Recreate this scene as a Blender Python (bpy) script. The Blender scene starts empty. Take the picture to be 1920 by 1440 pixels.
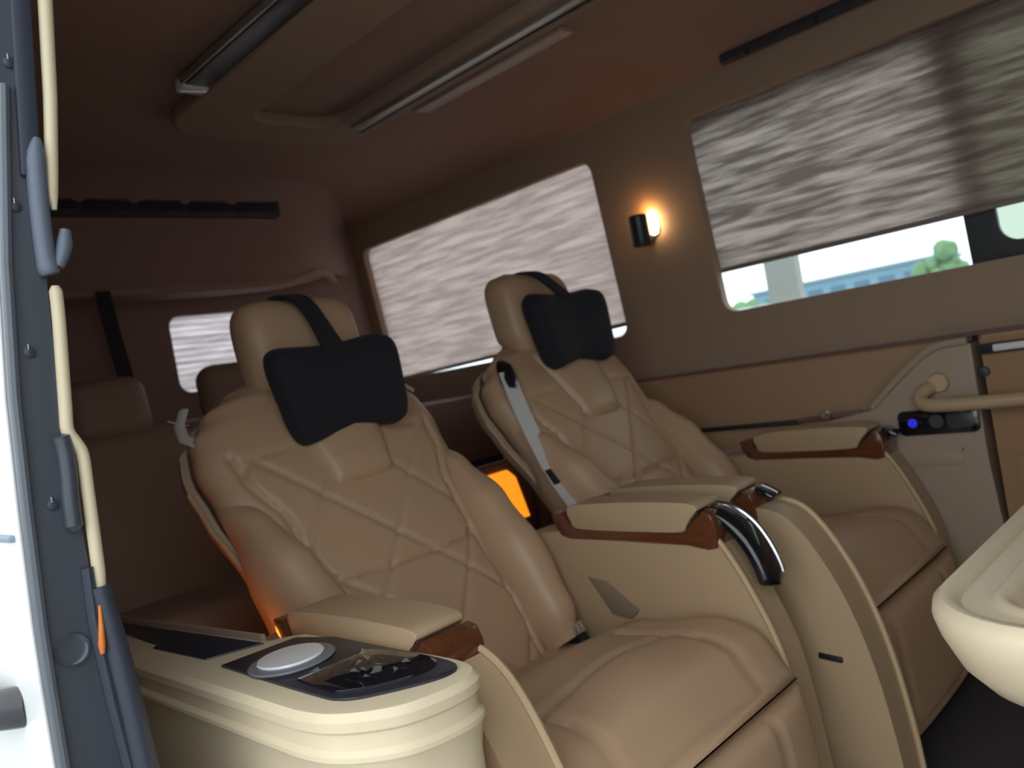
import bpy, bmesh, math, random
from mathutils import Vector, Matrix, Euler

random.seed(7)
S = bpy.context.scene
COL = S.collection
pi = math.pi

# ------------------------------------------------------------------ camera, sky, exposure
def camera():
    yaw, pitch, roll = math.radians(44.85), math.radians(-1.03), math.radians(10.22)
    f = Vector((-math.sin(yaw) * math.cos(pitch), math.cos(yaw) * math.cos(pitch), math.sin(pitch)))
    r = Vector((math.cos(yaw), math.sin(yaw), 0))
    u = r.cross(f)
    r2 = math.cos(roll) * r - math.sin(roll) * u
    u2 = math.sin(roll) * r + math.cos(roll) * u
    cd = bpy.data.cameras.new('camera')
    cd.sensor_fit = 'HORIZONTAL'
    cd.sensor_width = 36
    cd.lens = 36 * 1540 / 1920
    cd.clip_start = 0.02
    cd.clip_end = 500
    cd.dof.use_dof = True
    cd.dof.focus_distance = 1.15
    cd.dof.aperture_fstop = 4.5
    o = bpy.data.objects.new('camera', cd)
    m = Matrix((r2, u2, -f)).transposed().to_4x4()
    m.translation = (0, 0, 1.0)
    o.matrix_world = m
    COL.objects.link(o)
    S.camera = o

camera()
W = bpy.data.worlds.new('overcast')
S.world = W
W.use_nodes = True
wn = W.node_tree.nodes
wn['Background'].inputs[0].default_value = (0.90, 0.97, 1.0, 1)
wn['Background'].inputs[1].default_value = 1.0
S.view_settings.view_transform = 'Standard'
S.view_settings.look = 'None'
S.view_settings.gamma = 1.0
S.view_settings.use_curve_mapping = False
S.view_settings.exposure = 1.2
S.cycles.max_bounces = 10
S.cycles.diffuse_bounces = 6
S.cycles.transparent_max_bounces = 12
S.cycles.sample_clamp_indirect = 4.0
S.cycles.use_denoising = True


# ------------------------------------------------------------------ materials
def rgb(h):
    if isinstance(h, tuple):
        return (*h, 1)
    c = [int(h[i:i + 2], 16) / 255 for i in (1, 3, 5)]
    return (*[x / 12.92 if x <= .04045 else ((x + .055) / 1.055) ** 2.4 for x in c], 1)

def mat(name, col, rough=.5, metal=0, bump=0, scale=200, var=0, vscale=8, emit=None, estr=0, spec=.5, sheen=0, coat=0, stretch=None):
    m = bpy.data.materials.new(name)
    m.use_nodes = True
    n, l = m.node_tree.nodes, m.node_tree.links
    p = n['Principled BSDF']
    p.inputs['Base Color'].default_value = rgb(col)
    p.inputs['Roughness'].default_value = rough
    p.inputs['Metallic'].default_value = metal
    p.inputs['Specular IOR Level'].default_value = spec
    p.inputs['Sheen Weight'].default_value = sheen
    p.inputs['Coat Weight'].default_value = coat
    if emit:
        p.inputs['Emission Color'].default_value = rgb(emit)
        p.inputs['Emission Strength'].default_value = estr
    tc = n.new('ShaderNodeTexCoord')
    if bump:
        t = n.new('ShaderNodeTexNoise')
        t.inputs['Scale'].default_value = scale
        t.inputs['Detail'].default_value = 3
        b = n.new('ShaderNodeBump')
        b.inputs['Strength'].default_value = bump
        b.inputs['Distance'].default_value = .002
        l.new(tc.outputs['Object'], t.inputs['Vector'])
        l.new(t.outputs['Fac'], b.inputs['Height'])
        l.new(b.outputs['Normal'], p.inputs['Normal'])
    if var:
        t = n.new('ShaderNodeTexNoise')
        t.inputs['Scale'].default_value = vscale
        t.inputs['Detail'].default_value = 4
        src = tc.outputs['Object']
        if stretch:
            mp = n.new('ShaderNodeMapping')
            mp.inputs['Scale'].default_value = stretch
            l.new(src, mp.inputs['Vector'])
            src = mp.outputs['Vector']
        l.new(src, t.inputs['Vector'])
        mx = n.new('ShaderNodeMix')
        mx.data_type = 'RGBA'
        c = rgb(col)
        mx.inputs[6].default_value = (*[x * (1 - var) for x in c[:3]], 1)
        mx.inputs[7].default_value = (*[min(1, x * (1 + var)) for x in c[:3]], 1)
        l.new(t.outputs['Fac'], mx.inputs[0])
        l.new(mx.outputs[2], p.inputs['Base Color'])
    return m

M = {}
M['leather'] = mat('cream_leather', (.52, .345, .215), .38, bump=.25, scale=420, var=.05, vscale=5)
M['leather_plain'] = mat('cream_leather_panel', (.45, .315, .19), .48, bump=.2, scale=420, var=.04, vscale=4)
M['console_plastic'] = mat('beige_wall_plastic', (.37, .275, .205), .45, var=.03, vscale=6)
M['cream_plastic'] = mat('cream_plastic', (.76, .63, .44), .38, var=.03, vscale=6)
M['cream_trim'] = mat('cream_trim_edge', (.72, .62, .43), .5)
M['piping'] = mat('stitch_tan', (.50, .36, .21), .55)
M['shell'] = mat('seat_shell', (.42, .31, .21), .45, var=.04)
M['tab'] = mat('patch_brown', (.23, .17, .115), .6)  # plain brown of the patch on the arm's inner face
M['wood'] = mat('varnished_wood', (.115, .036, .015), .16, var=.35, vscale=10, stretch=(1.5, 14, 14), coat=.5)
M['gloss_black'] = mat('gloss_black', (.008, .008, .012), .08, coat=.6)
M['black'] = mat('soft_black', (.012, .013, .019), .5)
M['tray'] = mat('tray_slate', (.022, .025, .038), .32, bump=.1, scale=500)
M['navy'] = mat('navy_velour', (.010, .011, .019), .85, bump=.4, scale=600, sheen=.04)
M['bright_bar'] = mat('brushed_bar', (.80, .80, .78), .5, metal=.3)
M['chrome'] = mat('chrome', (.72, .74, .76), .16, metal=1)
M['satin'] = mat('satin_metal', (.55, .57, .58), .34, metal=1)
M['belt'] = mat('grey_webbing', (.66, .67, .66), .5, bump=.3, scale=700)
M['belt_black'] = mat('black_webbing', (.014, .015, .022), .7, bump=.3, scale=700)
M['suede'] = mat('brown_suede', (.31, .185, .14), .9, bump=.4, scale=300, var=.10, vscale=3, sheen=.1)
M['suede_wall'] = mat('brown_suede_rear', (.30, .19, .165), .9, bump=.4, scale=300, var=.08, vscale=3, sheen=.1)
M['suede_ridge'] = mat('brown_suede_ridge', (.35, .245, .18), .8, bump=.3, scale=300, var=.06, vscale=3)
M['wall'] = mat('tan_wall_fabric', (.34, .235, .165), .75, bump=.25, scale=350, var=.05, vscale=3)
M['wall_low'] = mat('tan_wall_leather', (.36, .225, .13), .6, bump=.25, scale=350, var=.06, vscale=4)
M['brown_panel'] = mat('brown_side_panel', (.34, .195, .10), .45, var=.12, vscale=5, stretch=(1, 6, 6))
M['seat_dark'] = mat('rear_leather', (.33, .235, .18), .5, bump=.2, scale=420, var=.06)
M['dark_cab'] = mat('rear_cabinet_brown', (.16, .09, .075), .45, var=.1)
M['carpet'] = mat('dark_carpet', (.055, .05, .06), .95, bump=.6, scale=900, var=.15, vscale=60)
M['vent'] = mat('vent_plastic', (.035, .038, .05), .45)
M['jamb'] = mat('slate_paint', (.055, .064, .082), .34, var=.08, vscale=9)
M['jamb_edge'] = mat('slate_edge', (.10, .115, .14), .4)
M['rubber'] = mat('rubber_seal', (.035, .042, .065), .45)
M['latch'] = mat('grey_rubber_guide', (.125, .15, .20), .5)
M['white_paint'] = mat('white_paint', (.82, .83, .83), .25, coat=.3)
M['handle_grey'] = mat('grey_handle', (.045, .045, .052), .3)
M['line_blue'] = mat('blue_grey_moulding', (.22, .27, .34), .4)
M['frame_black'] = mat('window_frame_black', (.010, .012, .015), .4)
M['asphalt'] = mat('asphalt', (.40, .40, .385), .9, var=.08, vscale=.8)
M['building'] = mat('far_building', (.20, .34, .44), .8, var=.06, vscale=.2)
M['building_win'] = mat('far_windows', (.09, .17, .25), .3)
M['building_roof'] = mat('far_roof', (.26, .34, .40), .7)
M['leaf'] = mat('leaves', (.16, .28, .14), .8, var=.3, vscale=1.5)
M['bark'] = mat('bark', (.08, .06, .05), .9)
M['post'] = mat('pale_post', (.34, .34, .32), .8, var=.04)
M['tyre'] = mat('tyre', (.015, .015, .015), .8)
M['car_glass'] = mat('car_glass', (.06, .08, .09), .05)
M['white_disc'] = mat('white_gloss_disc', (.88, .90, .94), .12, coat=1)
M['steel_ring'] = mat('grey_ring', (.20, .20, .22), .35)
M['strip_light'] = mat('frosted_strip', (.46, .38, .34), .4)
M['strip_silver'] = mat('silver_strip', (.40, .39, .36), .3, metal=.6)
M['amber'] = mat('amber_lamp', (.8, .35, .08), .5, emit=(1.0, .30, .012), estr=.5)
M['bulb'] = mat('warm_bulb', (1, .8, .5), .4, emit=(1.0, .66, .32), estr=7)
M['blue_led'] = mat('blue_led', (.02, .02, .3), .4, emit=(.03, .035, 1.0), estr=.32)
M['panel_print'] = mat('panel_print', (.05, .05, .06), .4)

def glass(name, tint, gl=.05):
    m = bpy.data.materials.new(name)
    m.use_nodes = True
    n, l = m.node_tree.nodes, m.node_tree.links
    n.remove(n['Principled BSDF'])
    t = n.new('ShaderNodeBsdfTransparent')
    t.inputs[0].default_value = (*tint, 1)
    g = n.new('ShaderNodeBsdfGlossy')
    g.inputs['Roughness'].default_value = .02
    x = n.new('ShaderNodeMixShader')
    x.inputs[0].default_value = gl
    l.new(t.outputs[0], x.inputs[1])
    l.new(g.outputs[0], x.inputs[2])
    l.new(x.outputs[0], n['Material Output'].inputs['Surface'])
    return m

M['glass'] = glass('clear_glass', (.93, .97, .97))
M['glass_green'] = glass('green_glass', (.60, .66, .60))
M['clear'] = glass('clear_plastic', (.9, .92, .95), .045)

def blind_mat(name, base, trans, lo, hi):
    """translucent slub cloth: a woven streak pattern lets more or less light through"""
    m = bpy.data.materials.new(name)
    m.use_nodes = True
    n, l = m.node_tree.nodes, m.node_tree.links
    n.remove(n['Principled BSDF'])
    tc = n.new('ShaderNodeTexCoord')
    mp = n.new('ShaderNodeMapping')
    mp.inputs['Scale'].default_value = (4.2, 4, 48)
    ns = n.new('ShaderNodeTexNoise')
    ns.inputs['Scale'].default_value = 1.0
    ns.inputs['Detail'].default_value = 4
    ns.inputs['Roughness'].default_value = .6
    l.new(tc.outputs['Object'], mp.inputs['Vector'])
    l.new(mp.outputs[0], ns.inputs['Vector'])
    cr = n.new('ShaderNodeMapRange')
    cr.inputs['From Min'].default_value = .40
    cr.inputs['From Max'].default_value = .64
    cr.inputs['To Min'].default_value = lo
    cr.inputs['To Max'].default_value = hi
    l.new(ns.outputs['Fac'], cr.inputs['Value'])
    vm = n.new('ShaderNodeVectorMath')
    vm.operation = 'SCALE'
    vm.inputs[0].default_value = trans
    l.new(cr.outputs[0], vm.inputs['Scale'])
    d = n.new('ShaderNodeBsdfDiffuse')
    d.inputs[0].default_value = (*base, 1)
    t = n.new('ShaderNodeBsdfTranslucent')
    l.new(vm.outputs[0], t.inputs[0])
    a = n.new('ShaderNodeAddShader')
    l.new(d.outputs[0], a.inputs[0])
    l.new(t.outputs[0], a.inputs[1])
    l.new(a.outputs[0], n['Material Output'].inputs['Surface'])
    return m

M['blind'] = blind_mat('slub_blind', (.20, .13, .12), (.45, .335, .312), .58, 1.0)
M['blind_big'] = blind_mat('slub_blind_darker', (.16, .105, .095), (.275, .225, .200), .26, 1.0)  # same slub cloth with a lower transmission
M['blind_rear'] = blind_mat('slub_blind_rear', (.24, .18, .18), (.60, .51, .53), .55, 1.0)
M['rail'] = mat('blind_rail', (.22, .17, .15), .5)


# ------------------------------------------------------------------ mesh helpers
def link(name, bm, m, parent=None, smooth=True, base=None, angle=35):
    """one mesh object; base moves the origin so that the parent Empty keeps its place"""
    me = bpy.data.meshes.new(name)
    bmesh.ops.recalc_face_normals(bm, faces=bm.faces)
    if base is not None:
        bmesh.ops.translate(bm, verts=bm.verts, vec=-Vector(base))
    bm.to_mesh(me)
    bm.free()
    me.materials.append(M[m] if isinstance(m, str) else m)
    if smooth:
        me.shade_smooth()
        try:
            me.set_sharp_from_angle(angle=math.radians(angle))
        except Exception:
            pass
    o = bpy.data.objects.new(name, me)
    COL.objects.link(o)
    if parent is not None:
        o.parent = parent
        if base is None:
            o.location = -parent.location if parent.type == 'EMPTY' else (0, 0, 0)
    return o

def thing(name, loc, label, cat, group=None):
    o = bpy.data.objects.new(name, None)
    o.empty_display_size = .1
    o.location = loc
    COL.objects.link(o)
    o['label'] = label
    o['category'] = cat
    if group:
        o['group'] = group
    return o

def tag(o, label, cat, group=None):
    o['label'] = label
    o['category'] = cat
    if group:
        o['group'] = group
    return o

def struct(o):
    o['kind'] = 'structure'
    return o

def sub(name, bm, m, part, **k):
    """a sub-part: child of a part whose origin sits at its own parent's base"""
    top = part.parent
    off = Vector(part.location) + (Vector(top.location) if top else Vector())
    return link(name, bm, m, part, base=off, **k)

def nb():
    return bmesh.new()

def box(bm, c, s, r=0, seg=2, rot=None):
    v = bmesh.ops.create_cube(bm, size=1)['verts']
    for x in v:
        x.co = Vector((x.co.x * s[0], x.co.y * s[1], x.co.z * s[2]))
    if r:
        es = list({e for x in v for e in x.link_edges})
        g = bmesh.ops.bevel(bm, geom=es, offset=r, segments=seg, profile=.5, affect='EDGES', clamp_overlap=True)
        v = list({x for f in g['faces'] for x in f.verts} | {x for x in v if x.is_valid})
    mx = Matrix.Translation(c)
    if rot:
        mx = mx @ Euler(rot).to_matrix().to_4x4()
    bmesh.ops.transform(bm, matrix=mx, verts=v)
    return bm

def loft(bm, rings, closed=True, cap=True):
    vs = [[bm.verts.new(p) for p in r] for r in rings]
    n = len(rings[0])
    for a, b in zip(vs, vs[1:]):
        for i in range(n if closed else n - 1):
            j = (i + 1) % n
            bm.faces.new((a[i], a[j], b[j], b[i]))
    if cap and closed:
        bm.faces.new(vs[0][::-1])
        bm.faces.new(vs[-1])
    return bm

def tube(bm, pts, r, n=10, flat=None):
    pts = [Vector(p) for p in pts]
    rings = []
    a = None
    for i, p in enumerate(pts):
        t = (pts[min(i + 1, len(pts) - 1)] - pts[max(i - 1, 0)]).normalized()
        if a is None:
            a = t.cross(Vector((0, 0, 1)))
            if a.length < .3:
                a = t.cross(Vector((0, 1, 0)))
        a = (a - t * a.dot(t)).normalized()
        b = t.cross(a)
        rr = r[min(i, len(r) - 1)] if isinstance(r, (list, tuple)) else r
        rings.append([p + a * math.cos(2 * pi * k / n) * rr + b * math.sin(2 * pi * k / n) * rr * (flat or 1) for k in range(n)])
    return loft(bm, rings)

def cyl(bm, c, r, h, axis='z', n=32, r2=None, bev=0):
    prof = [(0, -h / 2), (r - bev, -h / 2), (r, -h / 2 + bev), ((r2 or r), h / 2 - bev), ((r2 or r) - bev, h / 2), (0, h / 2)]
    return lathe(bm, c, prof, axis, n)

def lathe(bm, c, prof, axis='z', n=32):
    rings = []
    for r, z in prof:
        r = max(r, 1e-5)
        ring = []
        for k in range(n):
            a = 2 * pi * k / n
            p = (r * math.cos(a), r * math.sin(a), z)
            if axis == 'x':
                p = (p[2], p[0], p[1])
            if axis == 'y':
                p = (p[0], p[2], p[1])
            ring.append(Vector(c) + Vector(p))
        rings.append(ring)
    return loft(bm, rings)

def prism(bm, pts, plane, a, b, r=0, seg=2):
    """closed 2-D outline extruded; plane 'xz' runs from y=a to y=b, 'yz' from x=a to x=b, 'xy' from z=a to z=b"""
    def P(p, d):
        return {'xz': (p[0], d, p[1]), 'yz': (d, p[0], p[1]), 'xy': (p[0], p[1], d)}[plane]
    va = [bm.verts.new(P(p, a)) for p in pts]
    vb = [bm.verts.new(P(p, b)) for p in pts]
    fa = bm.faces.new(va)
    fb = bm.faces.new(vb[::-1])
    n = len(pts)
    for i in range(n):
        bm.faces.new((va[i], va[(i + 1) % n], vb[(i + 1) % n], vb[i]))
    if r:
        es = list(fa.edges) + list(fb.edges)
        bmesh.ops.bevel(bm, geom=es, offset=r, segments=seg, profile=.5, affect='EDGES', clamp_overlap=True)
    return bm

def rrect(x0, z0, x1, z1, r, n=6):
    if not isinstance(r, (list, tuple)):
        r = (r,) * 4
    out = []
    for (cx, cz, a0), q in zip(((x1, z1, 0), (x0, z1, 90), (x0, z0, 180), (x1, z0, 270)), r):
        sx = -1 if cx == x1 else 1
        sz = -1 if cz == z1 else 1
        for k in range(n + 1):
            a = math.radians(a0 + 90 * k / n)
            out.append((cx + sx * q + q * math.cos(a), cz + sz * q + q * math.sin(a)))
    return out

def spline(pts, n=8):
    """Catmull-Rom through points of any dimension"""
    P = [tuple(p) for p in pts]
    out = []
    for i in range(len(P) - 1):
        p0, p1, p2, p3 = P[max(i - 1, 0)], P[i], P[i + 1], P[min(i + 2, len(P) - 1)]
        for k in range(n):
            t = k / n
            out.append(tuple(.5 * (2 * b + (c - a) * t + (2 * a - 5 * b + 4 * c - d) * t * t + (3 * b - a - 3 * c + d) * t ** 3)
                             for a, b, c, d in zip(p0, p1, p2, p3)))
    out.append(P[-1])
    return out

def holed(name, outer, holes, depth, m, parent=None, bev=0):
    """flat plate with holes lying in local xy, extruded by depth both ways"""
    cu = bpy.data.curves.new(name, 'CURVE')
    cu.dimensions = '2D'
    cu.fill_mode = 'BOTH'
    cu.extrude = depth / 2
    cu.bevel_depth = bev
    cu.bevel_resolution = 2
    for pts in [outer] + holes:
        sp = cu.splines.new('POLY')
        sp.points.add(len(pts) - 1)
        for q, p in zip(sp.points, pts):
            q.co = (p[0], p[1], 0, 1)
        sp.use_cyclic_u = True
    t = bpy.data.objects.new('tmp', cu)
    COL.objects.link(t)
    me = bpy.data.meshes.new_from_object(t.evaluated_get(bpy.context.evaluated_depsgraph_get()))
    bpy.data.objects.remove(t)
    bpy.data.curves.remove(cu)
    me.name = name
    me.materials.clear()
    me.materials.append(M[m])
    o = bpy.data.objects.new(name, me)
    COL.objects.link(o)
    if parent:
        o.parent = parent
    return o

def interp(tab, x):
    if x <= tab[0][0]:
        return tab[0][1]
    for (a, b), (c, d) in zip(tab, tab[1:]):
        if x <= c:
            t = (x - a) / (c - a)
            t = t * t * (3 - 2 * t)
            return b + (d - b) * t
    return tab[-1][1]


# ------------------------------------------------------------------ the shell of the van
LEAN = .087                                    # the side walls lean inwards towards the roof
def wy(z, off=0):
    return 2.55 - LEAN * (z - 1.05) + off

def lean_plate(name, outer, holes, depth, m, off, bev=0):
    """plate drawn in (x, z) and stood up on the leaning far side wall"""
    o = holed(name, outer, holes, depth, m, bev=bev)
    me = o.data
    for v in me.vertices:
        x, z, d = v.co
        v.co = (x, wy(z, off) - d, z)
    return o

XR = -3.45                                     # rear end
XF = 1.15                                      # partition behind the driver
W1 = (-3.36, 1.045, -1.868, 1.72)
W2 = (-1.456, 1.055, .25, 1.725)
hole1 = rrect(*W1, .05)
hole2 = rrect(*W2, .05)
o = struct(lean_plate('wall_left', [(XR, .86), (XF, .86), (XF, 1.90), (XR, 1.90)], [hole1, hole2], .03, 'wall', .015, bev=.004))

# roof lining
prof = spline([(.36, 1.80), (.42, 1.87), (.55, 1.915), (.85, 1.932), (1.44, 1.935), (2.05, 1.932), (2.30, 1.912), (2.42, 1.872), (2.478, 1.832)], 6)
bm = nb()
loft(bm, [[(XR, y, z) for y, z in prof] + [(XR, y, z + .05) for y, z in prof[::-1]],
          [(XF, y, z) for y, z in prof] + [(XF, y, z + .05) for y, z in prof[::-1]]])
ceiling = struct(link('ceiling', bm, 'suede'))

bm = nb()
box(bm, ((XR + XF) / 2, 1.47, -.03), (XF - XR, 2.3, .06))
struct(link('floor', bm, 'carpet'))

bm = nb()
box(bm, ((XR + XF) / 2, 1.40, 2.05), (XF - XR + .1, 2.30, .05), .02)
struct(link('trim_1', bm, 'white_paint'))

# lower trim of the far wall: proud of the upper wall, a dark joint between them
bm = nb()
box(bm, ((XR + XF) / 2, 2.545, .435), (XF - XR, .11, .86), .012, 3)
low = struct(link('trim_2', bm, 'wall_low'))
bm = nb()
box(bm, ((XR + XF) / 2, 2.555, .868), (XF - XR, .06, .012))
struct(link('trim_3', bm, 'dark_cab'))
bm = nb()
prism(bm, [(2.50, .60), (2.43, .60), (2.42, .612), (2.42, .662), (2.432, .672), (2.50, .672)], 'yz', -3.3, -.93, .003)
shelf = struct(link('trim_4', bm, 'wall_low'))

# rear end
wb = holed('wall_back', [(.3, -.02), (2.62, -.02), (2.62, 1.95), (.3, 1.95)], [rrect(1.49, 1.145, 2.25, 1.475, .05)], .04, 'suede_wall')
for v in wb.data.vertices:
    y, z, d = v.co
    v.co = (XR + d, y, z)
struct(wb)
# bulkhead above the rear windows
bm = nb()
pr = spline([(-3.47, 1.545), (-3.16, 1.535), (-3.115, 1.55), (-3.10, 1.60), (-3.085, 1.75), (-3.06, 1.85), (-2.98, 1.915), (-2.9, 1.94)], 5) + [(-3.47, 1.94)]
loft(bm, [[(x - d * max(0, min(1, (x + 3.47) / .3)), y, z + d * .3 * (z < 1.6)) for x, z in pr] for y, d in ((.40, 0), (1.70, 0), (1.85, .01), (1.95, .03), (2.05, .065), (2.13, .11), (2.20, .16), (2.27, .215), (2.34, .27), (2.44, .335))])
struct(link('trim_5', bm, 'suede_wall'))
bm = nb()
tube(bm, [(-3.13, .42, 1.535), (-3.13, 1.75, 1.54), (-3.14, 1.92, 1.55), (-3.155, 2.0, 1.565), (-3.185, 2.08, 1.59), (-3.23, 2.15, 1.60), (-3.29, 2.23, 1.59), (-3.33, 2.28, 1.57)], .016, 10)
struct(link('trim_6', bm, 'suede_ridge'))

# near side wall behind the door opening, header above it, front partition
bm = nb()
prism(bm, [(.325, 0), (.343, 0), (.343, 1.0), (.360, 1.25), (.385, 1.5), (.42, 1.88), (.40, 1.88), (.367, 1.5), (.342, 1.25), (.325, 1.0)], 'yz', XR, -1.212)
struct(link('wall_right', bm, 'wall'))
bm = nb()
box(bm, (-.05, .385, 1.93), (2.0, .07, .16), .02)
struct(link('trim_7', bm, 'jamb'))
bm = nb()
box(bm, (.97, .36, .95), (.40, .08, 1.9), .01)
struct(link('trim_8', bm, 'jamb'))
bm = nb()
box(bm, (XF, 1.46, .97), (.05, 2.3, 1.94))
struct(link('wall_front', bm, 'wall'))

# outer skin of the far side with its glazed openings
holesO = [rrect(-3.40, 1.00, -1.85, 1.80, .05), rrect(-1.53, .99, -.70, 1.705, .045), rrect(-.618, 1.105, .35, 1.695, .05)]
o = struct(lean_plate('trim_9', [(XR - .1, -.1), (XF + .2, -.1), (XF + .2, 1.93), (XR - .1, 1.93)], holesO, .02, 'frame_black', .10))
for k, (h, g) in enumerate(zip(holesO, ('glass', 'glass', 'glass_green'))):
    x0, z0 = min(p[0] for p in h) - .01, min(p[1] for p in h) - .01
    x1, z1 = max(p[0] for p in h) + .01, max(p[1] for p in h) + .01
    struct(lean_plate('window_%d' % (k + 1), rrect(x0, z0, x1, z1, .05), [], .004, g, .114))
p = nb()
prism(p, rrect(1.46, 1.12, 2.28, 1.50, .05), 'yz', XR - .025, XR - .021)
struct(link('window_4', p, 'glass'))

# ------------------------------------------------------------------ pleated blinds
def blind(label, m, x0, x1, z0, z1, off, pitch=.046, amp=.003, tilt=0):
    t = thing('window_blind', ((x0 + x1) / 2, wy(z0, off), z0), label, 'blind', 'pleated window blinds')
    bm = nb()
    n = int((z1 - z0) / pitch) * 2
    NX = 24
    g = []
    for i in range(n + 1):
        d = amp if i % 2 else -amp
        zz = [z0 + tilt * (k / NX - .5) + (z1 - z0 - tilt * (k / NX - .5)) * i / n for k in range(NX + 1)]
        g.append([bm.verts.new((x0 + (x1 - x0) * k / NX, wy(zz[k], off) + d + .0015 * math.sin(k * 1.7 + i * .6), zz[k])) for k in range(NX + 1)])
    for a, b in zip(g, g[1:]):
        for k in range(NX):
            bm.faces.new((a[k], a[k + 1], b[k + 1], b[k]))
    link('pleated_cloth', bm, m, t)
    bm = nb()
    box(bm, ((x0 + x1) / 2, wy(z0, off), z0 - .005), (x1 - x0, .016, .016), .004, rot=(0, -tilt / (x1 - x0), 0))
    link('bottom_rail', bm, 'rail', t)
    bm = nb()
    box(bm, ((x0 + x1) / 2, wy(z1, off), z1 + .008), (x1 - x0, .022, .02), .003)
    link('head_rail', bm, 'rail', t)
    return t

blind('fully lowered pale mauve pleated blind in the side window behind the far seat', 'blind', -3.39, -1.84, 1.078, 1.76, .055, tilt=.045)
blind('half-raised pleated blind above the clear strip of the big side window', 'blind_big', -1.49, .30, 1.212, 1.76, .055)
t = thing('window_blind', (XR + .03, 1.86, 1.13), 'small pale pleated blind in the rear window behind the near seat', 'blind', 'pleated window blinds')
bm = nb()
g = []
for i in range(29):
    z = 1.12 + .38 * i / 28
    g.append([bm.verts.new((XR - .012 + (.004 if i % 2 else -.004), 1.46 + .82 * k / 12, z)) for k in range(13)])
for a, b in zip(g, g[1:]):
    for k in range(12):
        bm.faces.new((a[k], a[k + 1], b[k + 1], b[k]))
link('pleated_cloth', bm, 'blind_rear', t)
bm = nb()
box(bm, (XR - .012, 1.87, 1.118), (.012, .82, .012), .003)
link('bottom_rail', bm, 'rail', t)

# ------------------------------------------------------------------ ceiling fittings
def frame_ring(name, o, i, z0, z1, m, parent):
    r = holed(name, o, [i], z1 - z0 - .016, m, bev=.008)
    for v in r.data.vertices:
        v.co.z += (z0 + z1) / 2
    r.data.shade_smooth()
    r.data.set_sharp_from_angle(angle=math.radians(40))
    r.parent = parent
    return r

frame_ring('ceiling_ridge', rrect(-2.42, 1.135, .9, 1.80, .14), rrect(-2.27, 1.33, .75, 1.665, .09), 1.895, 1.937, 'suede_ridge', ceiling)

t = thing('ceiling_light', (-1.6, 1.09, 1.93), 'dark glossy ceiling light bar with a pale square end', 'light')
bm = nb()
box(bm, (-.70, 1.095, 1.916), (2.74, .075, .03), .008)
link('housing', bm, 'tray', t)
bm = nb()
box(bm, (-2.095, 1.095, 1.914), (.05, .078, .034), .006)
link('end_cap', bm, 'white_disc', t)
bm = nb()
box(bm, (-.70, 1.052, 1.913), (2.74, .010, .022), .004)
link('rim', bm, 'strip_silver', t)

t = thing('ceiling_light', (-1.2, 1.725, 1.90), 'long thin silver strip along the raised ceiling panel', 'light')
bm = nb()
box(bm, (-.72, 1.715, 1.889), (3.0, .042, .014), .005)
link('diffuser', bm, 'strip_silver', t)
bm = nb()
box(bm, (-.72, 1.750, 1.888), (3.04, .016, .012), .004)
link('edge_trim', bm, 'tray', t)

t = thing('ceiling_light', (-1.77, 1.915, 1.93), 'short pale flush strip light beside the long silver strip', 'light')
bm = nb()
box(bm, (-1.77, 1.915, 1.928), (.67, .062, .012), .005)
link('diffuser', bm, 'strip_light', t)
bm = nb()
box(bm, (-1.77, 1.915, 1.932), (.69, .075, .008), .003)
link('frame', bm, 'suede_ridge', t)

# slot vent in the cove above the big window
t = thing('air_vent', (-.65, 2.455, 1.84), 'long narrow black slot vent above the big side window', 'vent')
bm = nb()
yv, zv = 2.448, 1.846
box(bm, (-.56, yv, zv), (1.40, .030, .036), .012, 3)
link('vent_body', bm, 'vent', t)
for k in range(6):
    bm = nb()
    box(bm, (-1.16 + k * .22, yv - .015, zv - .012), (.012, .008, .018), .002)
    link('vent_fin', bm, 'black', t)

# vent across the bulkhead
t = thing('air_vent', (-3.08, 1.45, 1.80), 'wide dark grille across the rear bulkhead above the rear window', 'vent')
bm = nb()
prism(bm, rrect(.50, 1.805, 1.885, 1.888, .014), 'yz', -3.10, -3.055, .003)
link('vent_body', bm, 'vent', t)
for k in range(7):
    y0 = .52 + k * .194
    bm = nb()
    prism(bm, rrect(y0, 1.815, y0 + .168, 1.878, .006), 'yz', -3.056, -3.052, .001)
    b = link('louvre_frame', bm, 'tray', t)
    for q in range(3):
        bm = nb()
        box(bm, (-3.050, y0 + .084, 1.828 + q * .018), (.006, .155, .006), .001)
        sub('louvre', bm, 'vent', b)

# ------------------------------------------------------------------ wall lamp between the windows
zl = 1.40
t = thing('wall_lamp', (-1.70, wy(zl), zl), 'small dark cylindrical wall lamp glowing amber between the side windows', 'lamp')
bm = nb()
cyl(bm, (-1.662, wy(zl) - .004, zl + .005), .034, .012, 'y', 28, bev=.003)
link('back_plate', bm, 'tray', t)
bm = nb()
lathe(bm, (-1.668, wy(zl) - .075, zl), [(0, -.055), (.031, -.055), (.034, -.050), (.034, .050), (.030, .055), (0, .055)], 'z', 28)
link('shade', bm, 'tray', t)
bm = nb()
tube(bm, [(-1.67, wy(zl) - .045, zl - .03), (-1.662, wy(zl) - .005, zl - .03)], .008)
link('arm', bm, 'tray', t)
bm = nb()
lathe(bm, (-1.640, wy(zl) - .030, zl + .022), [(0, -.045), (.012, -.040), (.0185, -.02), (.0185, .02), (.012, .04), (0, .045)], 'z', 20)
link('bulb', bm, 'bulb', t)
ld = bpy.data.lights.new('lamp_glow', 'POINT')
ld.energy = .14
ld.color = (1.0, .45, .12)
ld.shadow_soft_size = .02
lo = bpy.data.objects.new('lamp_glow', ld)
lo.location = (0.04, -.035, .066)
lo.parent = t
COL.objects.link(lo)


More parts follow.
